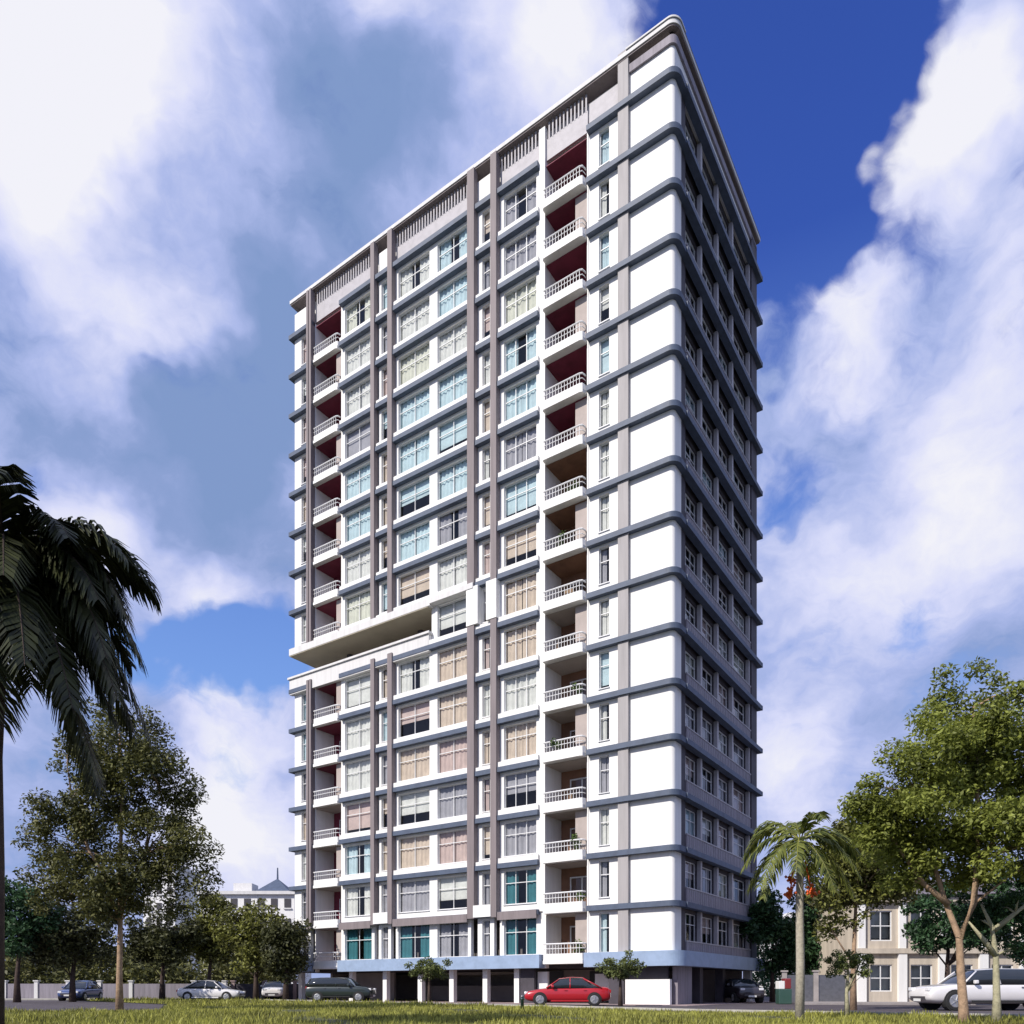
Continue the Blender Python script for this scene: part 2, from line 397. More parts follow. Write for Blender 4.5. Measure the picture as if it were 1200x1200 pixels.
def loc2w3(s, t, z):
    v = Matrix.Rotation(math.atan2(-.56, .828), 3, 'Z') @ Vector((-s, t, 0)); return (v.x+8.74, v.y+41.8, z)
M['pot'] = mat('clay_pot', (.30, .13, .08), .8); M['chairm'] = mat('wicker', (.25, .16, .09), .8, .2, 20)
pleaf = leafmat('leaf_pot', (.03, .06, .015), (.14, .22, .05), .3)
PLANTS = [(0, 5.75, .45, 'leafy potted plant on the lowest right-hand balcony above the red car'), (1, 5.7, .5, 'potted plant on the second balcony above the red car'), (2, 6.0, .7, 'tall bushy potted plant on the third balcony above the red car'),
          (4, 7.3, .45, 'potted plant on the fifth balcony above the red car'), (5, 5.8, .5, 'potted plant on the sixth balcony above the red car'), (8, 6.9, .6, 'wide potted shrub on the ninth balcony above the red car'), (9, 6.2, .5, 'potted plant on the tenth balcony above the red car')]
for (k, s_0, hp, lab) in PLANTS:
    o = empty('potted_plant', loc2w3(s_0, -.15, Zk(k)+.02)); tag(o, lab, 'potted plant', 'potted plants on the tower balconies')
    q = MB(); q.tube([(0, 0, 0), (0, 0, .3), (0, 0, .36)], [.12, .17, .18], 12); q.build('pot', M['pot'], o, True)
    c_ = [(random.gauss(0, .12), random.gauss(0, .12), .55+hp*random.random()) for _ in range(7)]
    q = MB(); n_ = 170; d_ = rng.normal(size=(n_, 3)); 
    P_ = np.array(c_)[rng.integers(0, 7, n_)]+d_*.09; a1 = rng.normal(size=(n_, 3)); a1 /= np.linalg.norm(a1, axis=1)[:, None]; b1 = np.cross(a1, rng.normal(size=(n_, 3))); b1 /= np.linalg.norm(b1, axis=1)[:, None]
    np_mesh('foliage', np.stack([P_-a1*.09, P_-b1*.035, P_+a1*.09, P_+b1*.035], 1), 4, pleaf, o)
for (k, s_0, lab) in ((3, 6.9, 'brown wicker chair on the fourth balcony above the red car'), (6, 7.2, 'brown wicker chair on the seventh balcony above the red car'), (7, 6.6, 'brown wicker chair on the eighth balcony above the red car')):
    o = empty('balcony_chair', loc2w3(s_0, .35, Zk(k)+.02), 1.9+k); tag(o, lab, 'chair', 'wicker chairs on the balconies')
    q = MB(); q.box(-.28, .28, -.28, .28, .38, .46); bevel(q.build('seat', M['chairm'], o), .03)
    q = MB(); q.box(-.28, .28, .24, .3, .462, .95); bevel(q.build('backrest', M['chairm'], o), .025)
    for sx_ in (-.24, .24):
        for sy_ in (-.24, .24):
            q = MB(); q.box(sx_-.02, sx_+.02, sy_-.02, sy_+.02, 0, .378); q.build('leg', M['chairm'], o)

# ground floor -----------------------------------------------------
def pillar(s, t, w=.4, m='white'):
    q = MB(); sb(q, s-w/2, s+w/2, t-w/2, t+w/2, -.02, 2.1); q.build('ground_pillar', M[m], tower)
for s in (10.3, 12.7, 15.4, 18.1, 21.3, 24.6, 30.0): pillar(s, .3, .36)
for t in (4.5, 8.5, 14.1): q = pillar(.4, t, .5, 'darkwall' if t < 14 else 'white')
q = MB(); sb(q, .25, 2.9, .0, .3, -.02, 1.38); q.build('low_wall', M['white'], tower)
for a_ in ((2.95, 3.9, -.05, .35, -.02, 2.1), (.5, 2.9, .31, .5, 1.38, 2.09), (9.0, 10.0, .1, .3, -.02, 2.09)):  # piers, plus a dark panel in place of the shaded open gap above low_wall
    q = MB(); sb(q, *a_); q.build('pier_and_gap_shade', M['darkwall'], tower)
q = MB(); sb(q, 4.1, 5.6, 1.5, 1.7, .7, 1.75); sb(q, 8.3, 9.0, .5, .7, .8, 1.9); q.build('notice_panel', M['white'], tower)
q = MB(); q.box(-.0, -.3, .5, 2.6, -.02, 2.1); q.build('side_low_wall', M['mauve'], tower)
q = MB(); sb(q, 3, 13, 5, 5.2, -.02, 2.1); sb(q, 13, 24, 6.5, 6.7, -.02, 1.1); sb(q, 13, 24, 6.4, 6.6, 1.9, 2.1); sb(q, 24, 28, 4, 4.2, -.02, 2.1); sb(q, .5, 3, 9.5, 9.7, -.02, 2.1); sb(q, 3, 30, 10.5, 10.7, -.02, 2.1); sb(q, LS-.35, LS-.1, 3.5, 14.1, -.02, 2.1); sb(q, .8, 29, 14.0, 14.2, -.02, 2.1); q.build('parking_wall', M['beigewall'], tower)
q = MB(); sb(q, 5.5, 7.8, 4.9, 4.99, 0, 2.0); sb(q, 9.8, 12.2, 4.9, 4.99, 0, 2.05); q.build('shutter', M['dframe'], tower)

# ---------------------------------------------------------------- ground
def sheet(name, pts, z, m, kind='structure'):
    me = bpy.data.meshes.new(name)
    a = sum(pts[i][0]*pts[(i+1) % len(pts)][1]-pts[(i+1) % len(pts)][0]*pts[i][1] for i in range(len(pts)))
    if a < 0: pts = pts[::-1]
    me.from_pydata([(x, y, z) for x, y in pts], [], [tuple(range(len(pts)))]); me.materials.append(m)
    o = bpy.data.objects.new(name, me); col.objects.link(o); o['kind'] = kind; return o
sheet('ground', [(-1500, -200), (1500, -200), (1500, 3000), (-1500, 3000)], -.03, M['earth'])
sheet('road', [(-90, 130), (-33, 73), (-11, 49.5), (1.4, 35.3), (6.5, 28.3), (14.5, 22.0), (40, 8), (90, 8), (90, 46), (45, 120), (-60, 140)], -.012, M['asphalt'])
GE = [(-33, 73), (-11, 49.3), (1.5, 35), (6.6, 28), (14.5, 21.8), (27, 15.5), (40, 7.8)]
lawn_poly = GE+[(40, -20), (-70, -20), (-70, 26), (-40, 27.5), (-15.5, 28.5), (-13.5, 30), (-19, 43), (-34, 60), (-48, 73)]
sheet('grass_ground', lawn_poly, 0.0, M['soil'])
sheet('dark_strip', [(-70, 26.2), (-40, 27.7), (-15.6, 28.7), (-13.7, 30.1), (-19.2, 42.8), (-34.2, 59.8), (-48.2, 72.8), (-90, 80)], -.008, M['asphalt'])  # dark ground strip left of the lawn, coloured like the road
mb = MB()
for a, b in zip(GE[:-1], GE[1:]):
    A = Vector((*a, 0)); B = Vector((*b, 0)); n = (B-A).normalized(); q = Vector((n.y, -n.x, 0))*-.18
    mb.prism([tuple(A)[:2], tuple(B)[:2], tuple(B+q)[:2], tuple(A+q)[:2]], -.05, .11)
o = mb.build('kerb', M['kerb']); o['kind'] = 'structure'
# pavement round the tower (raised apron)
def loc2w(s, t): 
    v = Matrix.Rotation(math.atan2(-.56, .828), 3, 'Z') @ Vector((-s, t, 0)); return (v.x+8.74, v.y+41.8)
mb = MB(); mb.prism([loc2w(-1.6, -2.2), loc2w(33, -2.2), loc2w(33, 17), loc2w(-1.6, 17)], -.06, .0); o = mb.build('pavement', M['paving']); o['kind'] = 'structure'
mb = MB(); mb.prism([(15.5, 42.5), (60, 38), (60, 60), (22, 60)], -.06, .1); o = mb.build('pavement', M['concrete']); o['kind'] = 'structure'
mb = MB(); mb.prism([(-60, 57.5), (-33, 61.5), (-34, 63.5), (-60, 59.5)], -.06, .12); o = mb.build('pavement', M['kerb']); o['kind'] = 'structure'

# grass blades
def inside(px_, py_, poly):
    r = np.zeros(len(px_), bool); j = len(poly)-1
    for i in range(len(poly)):
        xi, yi = poly[i]; xj, yj = poly[j]
        c = ((yi > py_) != (yj > py_)) & (px_ < (xj-xi)*(py_-yi)/(yj-yi+1e-9)+xi); r ^= c; j = i
    return r
def grass(n, y0, y1, hmin, hmax, name, m, label):
    y = rng.uniform(y0, y1, n*3); x = rng.uniform(-.78, .78, n*3)*y
    k = inside(x, y, lawn_poly); x = x[k][:n]; y = y[k][:n]; n = len(x)
    pm = np.sin(x*.55+1.3*np.sin(y*.33))*np.sin(y*.42+1.7*np.cos(x*.31))+.45*np.sin(x*1.9+y*.7)+rng.normal(0, .25, n)
    kk = pm > -.62; x = x[kk]; y = y[kk]; n = len(x)
    cl = .5+.5*np.sin(x*1.3+np.sin(y*.9)*2)*np.sin(y*1.1+np.cos(x*.7)*2); cl = .35+1.1*cl*rng.random(n)
    h = rng.uniform(hmin, hmax, n)*cl; a = rng.uniform(0, 6.28, n); w = h*.10+.004*y/15
    dx, dy = np.cos(a), np.sin(a); le = rng.uniform(-.5, .5, (n, 2))*h[:, None]
    V = np.zeros((n, 3, 3)); V[:, 0] = np.stack([x-dx*w, y-dy*w, np.full(n, -.01)], 1); V[:, 1] = np.stack([x+dx*w, y+dy*w, np.full(n, -.01)], 1)
    V[:, 2] = np.stack([x+le[:, 0], y+le[:, 1], h], 1)
    o = np_mesh(name, V, 3, m); tag(o, label, 'grass', kind='stuff'); return o
M['grass'] = leafmat('grass_blades', (.06, .06, .014), (.44, .44, .09), .3, .22)
grass(130000, 14, 40, .08, .20, 'grass', M['grass'], 'sunlit yellow-green grass across the foreground')
grass(50000, 36, 74, .10, .30, 'grass', M['grass'], 'rough grass running back towards the tower on the left')

# ---------------------------------------------------------------- trees
def leaves(name, centres, radii, n, size, m, parent, flat=.35):
    c = np.asarray(centres); r = np.asarray(radii); p = r**2; p = p/p.sum()
    idx = rng.choice(len(c), n, p=p); d = rng.normal(size=(n, 3)); d /= np.linalg.norm(d, axis=1)[:, None]
    rad = r[idx]*(rng.random(n)**.45); pos = c[idx]+d*rad[:, None]*np.array([1, 1, .8])
    nrm = rng.normal(size=(n, 3)); nrm[:, 2] += flat*3*np.sign(rng.random(n)-.1); nrm += d*.8; nrm /= np.linalg.norm(nrm, axis=1)[:, None]
    t = np.cross(nrm, rng.normal(size=(n, 3))); t /= np.linalg.norm(t, axis=1)[:, None]; b = np.cross(nrm, t)
    s = size*rng.uniform(.6, 1.3, n)[:, None]
    V = np.stack([pos-t*s, pos-b*s*.45+nrm*s*.12, pos+t*s, pos+b*s*.45+nrm*s*.12], 1)
    return np_mesh(name, V, 4, m, parent)
def tree(name, label, base, trunk, ell, ncl, clr, nl, size, lm, bm, group=None, cat='tree', forks=None, r0=.16, limbs=14, r1=.05):
    """trunk: local points; ell: ellipsoids (cx,cy,cz,rx,ry,rz) local"""
    root = empty(name, base); tag(root, label, cat, group)
    vol = np.array([e[3]*e[4]*e[5] for e in ell]); vol = vol/vol.sum(); cs = []
    for _ in range(ncl):
        e = ell[rng.choice(len(ell), p=vol)]; d = rng.normal(size=3); d /= np.linalg.norm(d); rr_ = rng.random()**.4
        cs.append((e[0]+d[0]*e[3]*rr_, e[1]+d[1]*e[4]*rr_, e[2]+d[2]*e[5]*rr_))
    rs = [clr*random.uniform(.55, 1.25) for _ in cs]
    leaves('crown', cs, rs, nl, size, lm, root)
    mb = MB(); T = [Vector(p) for p in trunk]; n = len(T)
    rad = [r0*(1-.75*i/(n-1)) for i in range(n)]; rad[0] *= 1.25
    mb.tube(T, rad, 10)
    paths = [T]
    for f in (forks or []):
        fp = [Vector(p) for p in f]; mb.tube(fp, [r0*.72*(1-.7*i/(len(fp)-1)) for i in range(len(fp))], 8); paths.append(fp)
    for i in range(min(limbs, len(cs))):
        c = Vector(cs[i]); best = None
        for pth in paths:
            for q in pth[len(pth)//3:]:
                if q.z < c.z and (best is None or (q-c).length < (best-c).length): best = q
        if best is None: continue
        mid = best.lerp(c, .5)+Vector((random.uniform(-.1, .1), random.uniform(-.1, .1), .12))*(c-best).length*.6
        mb.tube([best, mid, c], [r1, r1*.6, r1*.2], 5)
    mb.build('trunk', bm, root, True)
    return root
def sz(d): return d/F     # metres per px
LM = dict(
 olive=leafmat('leaf_olive', (.07, .085, .014), (.33, .37, .075), .42),
 dolive=leafmat('leaf_dark_olive', (.03, .036, .012), (.17, .17, .05), .25),
 dark=leafmat('leaf_dark', (.012, .034, .012), (.055, .12, .045), .25),
 deep=leafmat('leaf_deep', (.018, .022, .008), (.10, .105, .035), .25),  # darker leaf tone for the left background trees and wood
 brown=leafmat('leaf_brown', (.045, .045, .012), (.22, .23, .05), .25),
 palm=leafmat('leaf_palm', (.03, .05, .01), (.20, .22, .045), .3, 2),
 palm_silhouette=leafmat('leaf_palm_silhouette', (.008, .011, .004), (.045, .052, .016), .12, 2))  # silhouette palm: its shade is put into the dark leaf colour
def E(px, py, rx, ry, d, base, dy=0, k=.8):
    """ellipsoid given by its look in the photo, in tree-local metres"""
    x = PX(px, d)-base[0]; z = PZ(py, d)-base[2]; m = sz(d)
    return (x, dy, z, rx*m, rx*m*k, ry*m)
def L3(px, py, d, base, dy=0): return (PX(px, d)-base[0], dy, PZ(py, d)-base[2])
# big tree right
d = 17.3; b = P(1130, d)
ell = [E(1140, 850, 55, 75, d, b), E(1100, 905, 62, 60, d, b, -.3), E(1180, 900, 70, 75, d, b, .4), E(1055, 950, 62, 48, d, b), E(1165, 985, 70, 52, d, b, -.5), E(1100, 1000, 70, 42, d, b, .5), E(1240, 960, 60, 90, d, b), E(1022, 945, 34, 34, d, b)]
tree('broadleaf_tree', 'large olive-green tree with a forked pale brown trunk at the right', b,
     [(0, 0, -.1), L3(1129, 1180, d, b), L3(1126, 1140, d, b), L3(1124, 1098, d, b), L3(1110, 1055, d, b, .1), L3(1100, 1010, d, b, .2), L3(1085, 940, d, b, .1)], ell, 300, .40, 70000, .058, LM['olive'], M['bark'],
     forks=[[L3(1124, 1100, d, b), L3(1138, 1060, d, b, -.1), L3(1142, 1010, d, b, -.1), L3(1145, 900, d, b), L3(1140, 830, d, b)], [L3(1112, 1060, d, b), L3(1085, 1035, d, b, .1), L3(1050, 990, d, b)]], r0=.115, limbs=40, r1=.03)
# second trunk far right, dark crown
d = 17.8; b = P(1168, d)
tree('shade_tree', 'dark green tree behind the forked tree, pale yellowish trunk', b,
     [(0, 0, -.1), L3(1168, 1170, d, b), L3(1167, 1120, d, b), L3(1162, 1085, d, b), L3(1150, 1060, d, b)], [E(1210, 1060, 55, 34, d, b, .6), E(1150, 1062, 42, 26, d, b, 1.0), E(1195, 1110, 34, 14, d, b, .3), E(1240, 1020, 40, 50, d, b, .8)], 46, .28, 7000, .055, LM['dark'], M['barklight'],
     forks=[[L3(1167, 1120, d, b), L3(1150, 1098, d, b), L3(1135, 1080, d, b)], [L3(1165, 1090, d, b), L3(1190, 1070, d, b), L3(1215, 1050, d, b)]], r0=.10, limbs=12, r1=.03)
# small tree
d = 22.3; b = P(993, d)
tree('small_tree', 'small round-crowned young tree beside the road on the right', b,
     [(0, 0, -.05), L3(992, 1165, d, b), L3(994, 1140, d, b), L3(992, 1125, d, b)], [E(993, 1130, 27, 19, d, b), E(980, 1125, 16, 13, d, b), E(1012, 1128, 15, 14, d, b)], 34, .16, 3000, .045, leafmat('leaf_small', (.05, .07, .02), (.20, .24, .07), .3), M['barklight'], r0=.07, limbs=12, r1=.02, forks=[[L3(993, 1160, d, b), L3(1003, 1140, d, b), L3(1008, 1128, d, b)]])
# trees behind palm
d = 31; b = P(1000, d)
tree('broadleaf_tree', 'leafy olive tree behind the fruiting palm, right of the tower', b,
     [(0, 0, -.1), L3(1000, 1130, d, b), L3(1003, 1060, d, b), L3(1005, 1000, d, b)], [E(1010, 1000, 50, 46, d, b), E(975, 1030, 40, 44, d, b), E(1035, 1030, 35, 40, d, b), E(985, 1070, 36, 26, d, b), E(1020, 975, 30, 24, d, b)], 100, .6, 20000, .095, LM['brown'], M['bark'], r0=.12, limbs=22)
d = 52
for (px, rx, top, ry, lab) in ((905, 26, 1072, 52, 'deep green bushy tree next to the right edge of the tower'), (948, 34, 1082, 48, 'deep green bushy tree directly behind the fruiting palm trunk')):
    b = P(px, d); tree('background_tree', lab, b, [(0, 0, -.1), (0, 0, 2), (.1, 0, 5)], [E(px, 1095, rx, 40, d, b), E(px-8, 1070, rx*.7, 30, d, b), E(px+9, 1125, rx, 22, d, b)], 50, .8, 6500, .17, LM['dark'], M['barkdark'], group='bushy trees behind the palm')
d = 40
for (px, py, rx, ry, lab) in ((1110, 1078, 52, 42, 'blue-green bushy tree in front of the cream house'), (1205, 1075, 50, 60, 'dark green bushy tree by the far right end of the cream house')):
    b = P(px, d); tree('background_tree', lab, b, [(0, 0, -.1), (0, 0, 2), (.1, 0, 4)], [E(px, py, rx, ry, d, b), E(px+15, py+16, rx*.8, ry*.7, d, b), E(px-20, py+5, rx*.6, ry*.6, d, b)], 50, .6, 7500, .13, LM['dark'], M['barkdark'])
# left tree
d = 29.5; b = P(140, d)
tree('broadleaf_tree', 'tall dark olive tree with a straight orange-brown trunk on the left', b,
     [(0, 0, -.1), L3(140, 1140, d, b), L3(141, 1080, d, b), L3(141, 1010, d, b), L3(143, 930, d, b), L3(140, 860, d, b)],
     [E(140, 880, 62, 52, d, b), E(95, 930, 50, 52, d, b), E(185, 925, 48, 62, d, b), E(80, 990, 50, 50, d, b), E(195, 1000, 50, 60, d, b), E(120, 1040, 72, 42, d, b), E(215, 1050, 30, 34, d, b), E(235, 975, 22, 16, d, b), E(60, 1040, 36, 34, d, b)], 220, .64, 54000, .08, LM['dolive'], M['bark'],
     forks=[[L3(141, 1060, d, b), L3(165, 1000, d, b, .3), L3(185, 930, d, b, .3)], [L3(141, 1050, d, b), L3(110, 1000, d, b, -.3), L3(90, 940, d, b, -.3)]], r0=.125, limbs=40, r1=.035)
# left background trees
for (px, py, rx, ry, d, lm, lab) in (
    (20, 1075, 45, 46, 50, 'dark', 'deep green tree at the lower left edge under the palm'),
    (85, 1090, 50, 42, 52, 'deep', 'dark tree left of the orange-brown trunk'),
    (190, 1095, 44, 34, 58, 'deep', 'dark tree right of the orange-brown trunk'),
    (245, 1085, 38, 40, 60, 'brown', 'yellow-olive tree above the white sedan on the left'),
    (300, 1098, 40, 46, 57, 'brown', 'brownish-green tree left of the tower base'),
    (335, 1105, 24, 42, 55, 'deep', 'dark brown-green tree touching the tower base')):
    b = P(px, d); m_ = sz(d)
    tree('background_tree', lab, b, [(0, 0, -.1), (0, 0, 1.6), (.1, .1, 3.5), (0, 0, 5)], [E(px, py, rx, ry, d, b), E(px-rx*.4, py+ry*.3, rx*.7, ry*.6, d, b), E(px+rx*.45, py-ry*.2, rx*.5, ry*.6, d, b), E(px, py+ry*.6, rx*.9, ry*.4, d, b)], 60, .9, 7500, .16, LM[lm], M['barkdark'], r0=.2, limbs=16)
for (px, py, r_, d, lm, lab, bpx) in ((503, 1134, 25, 45.5, 'dolive', 'small clipped round tree in front of the tower pillars', 503), (727, 1131, 28, 38.5, 'olive', 'small clipped round tree right of the red car', 727)):
    b = P(bpx, d); tree('round_tree', lab, b, [(0, 0, -.1), L3(bpx, 1160, d, b), L3(bpx, 1146, d, b), L3(bpx, 1130, d, b)], [E(px, py, r_, 16, d, b), E(px, py+6, r_*.8, 12, d, b)], 46, .28, 3600, .075, leafmat('leaf_clipped', (.035, .045, .012), (.17, .20, .06), .25), M['barkdark'], r0=.11, limbs=12, r1=.04, group='clipped round trees in front of the tower')
# far wood
def wood(px0, px1, d, h, m, label):
    n = 90; cs = []
    for i in range(n):
        x = PX(px0+(px1-px0)*random.random(), d); cs.append((x, d+random.uniform(-6, 6), random.uniform(.5, h)))
    o = leaves('distant_wood', cs, [random.uniform(1.4, 2.6) for _ in cs], 26000, .26, m, None); tag(o, label, 'trees', kind='stuff')
wood(-60, 345, 76, 5.0, LM['dolive'], 'dark wood far behind the left trees')
wood(-60, 345, 92, 7.5, LM['deep'], 'highest dark wood behind the left trees')
wood(880, 1260, 95, 8, LM['dark'], 'dark green wood far behind the trees on the right')

# palms
def frond(mb, o, az, L, lift, droop, nleaf, lw, ll, twist=0):
    """arching rachis and drooping leaflets, as separate quads"""
    out = []; pts = []; n = 14
    for i in range(n+1):
        t = i/n; r = L*(t-.12*t*t*droop); z = L*(lift*t-droop*t*t)
        pts.append(Vector((math.cos(az)*r, math.sin(az)*r, z))+o)
    mb.tube(pts, [.035*(1-.85*i/n)*L/2.5 for i in range(n+1)], 5)
    side = Vector((-math.sin(az), math.cos(az), 0))
    for j in range(nleaf):
        t = .10+.9*j/nleaf; f = t*n; i = min(int(f), n-1); p = pts[i].lerp(pts[i+1], f-i); dv = (pts[i+1]-pts[i]).normalized()
        l = ll*math.sin(math.pi*(.12+.80*t))**.7
        for sg in (-1, 1):
            dr = (side*sg*(.75+random.uniform(-.15, .15))+dv*.75+Vector((0, 0, random.uniform(-.25, .3)))).normalized()
            mid = p+dr*l*.5+Vector((0, 0, -.06*l)); end = p+dr*l*.92+Vector((0, 0, -.42*l)*1)
            wv = dv*lw*.5
            out.append([p-wv*.5, p+wv*.5, mid+wv, mid-wv]); out.append([mid-wv, mid+wv, end+wv*.12, end-wv*.12])
    return out
def palm(name, label, base, trunk, r0, fronds, lm, bm, fruit=None, lw=.05, ll=.6, nleaf=46, stem='barkdark'):
    root = empty(name, base); tag(root, label, 'palm tree')
    mb = MB(); n = len(trunk); mb.tube(trunk, [r0*(1.15-.35*i/(n-1)) for i in range(n)], 12); mb.build('trunk', bm, root, True)
    rb_ = MB(); qs = []; top = Vector(trunk[-1])
    for (az, L, lift, droop) in fronds: qs += frond(rb_, top, az, L, lift, droop, nleaf, lw, ll*L/2.5)
    V = np.array([[tuple(v) for v in q] for q in qs]); cr = np_mesh('crown', V, 4, lm, root); rb_.build('frond_stem', stem if not isinstance(stem, str) else M[stem], cr)
    for f in (fruit or []):
        q = MB()
        for _ in range(26):
            c = Vector(f)+Vector([random.gauss(0, .06) for _ in range(3)]); r = .05
            q.add([c+Vector(v)*r for v in ((1, 0, 0), (-1, 0, 0), (0, 1, 0), (0, -1, 0), (0, 0, 1), (0, 0, -1))], [(0, 2, 4), (2, 1, 4), (1, 3, 4), (3, 0, 4), (2, 0, 5), (1, 2, 5), (3, 1, 5), (0, 3, 5)])
        q.tube([Vector(f), Vector(f)*.4+top*.6], [.02, .02], 5)
        q.build('fruit', M['fruit'], root)
    return root
random.seed(3)
d = 14; b = P(-6, d)
top = L3(4, 690, d, b)
fr = []
for i in range(33):
    az = 2*math.pi*i/33*1.0+random.uniform(-.1, .1); lay = i % 3
    fr.append((az, random.uniform(2.4, 2.9), [1.35, .95, .45][lay]+random.uniform(-.1, .1), [1.15, 1.25, 1.25][lay]))
fr += [(0.05, 2.7, 1.3, 1.5), (-.25, 2.7, .95, 1.5), (.3, 2.6, .6, 1.5), (-.5, 2.4, .15, 1.2), (.6, 2.6, 1.7, 1.4), (.15, 2.2, -.1, 1.0), (1.5, 2.6, 2.0, 1.2), (-1.5, 2.5, 1.9, 1.1), (1.2, 2.2, -.5, 1.0), (-1.2, 2.3, -.5, 1.0), (.0, 2.0, -.9, .9)]
palm('palm_tree', 'dark feathery palm tree rising at the left edge of the frame', b, [(0, 0, -.1), (0.02, 0, 3), (0, 0, 5), top], .13, fr, LM['palm_silhouette'], M['barkdark'], lw=.085, ll=.78, nleaf=80)
d = 20.8; b = P(937, d); top = L3(938, 985, d, b)
fr = [(math.pi-.1, 1.75, .55, 1.0), (math.pi+.5, 1.7, .1, .9), (math.pi-.6, 1.8, 1.0, 1.2), (0.1, 1.9, .6, .85), (.5, 1.9, .9, 1.0), (-.5, 1.7, .35, 1.0), (1.4, 1.6, 1.3, 1.0), (-1.5, 1.5, 1.2, 1.0), (2.2, 1.6, 1.25, 1.0), (3.6, 1.5, -.3, .8), (-.15, 1.5, -.2, .8), (-1.2, 1.4, -.3, .8), (-2.0, 1.5, .3, 1.0), (2.6, 1.6, .2, 1.0), (.9, 1.5, .1, 1.0)]
palm('palm_tree', 'slender pale-trunked palm with orange fruit clusters right of the tower', b, [(0, 0, -.1), L3(938, 1130, d, b), L3(937, 1060, d, b), top], .11, fr, LM['palm'], M['palmbark'],
     fruit=[L3(924, 1046, d, b, -.1), L3(950, 1046, d, b, -.1), L3(930, 1030, d, b, .2)], lw=.085, ll=.75, nleaf=34, stem=M['grass'])

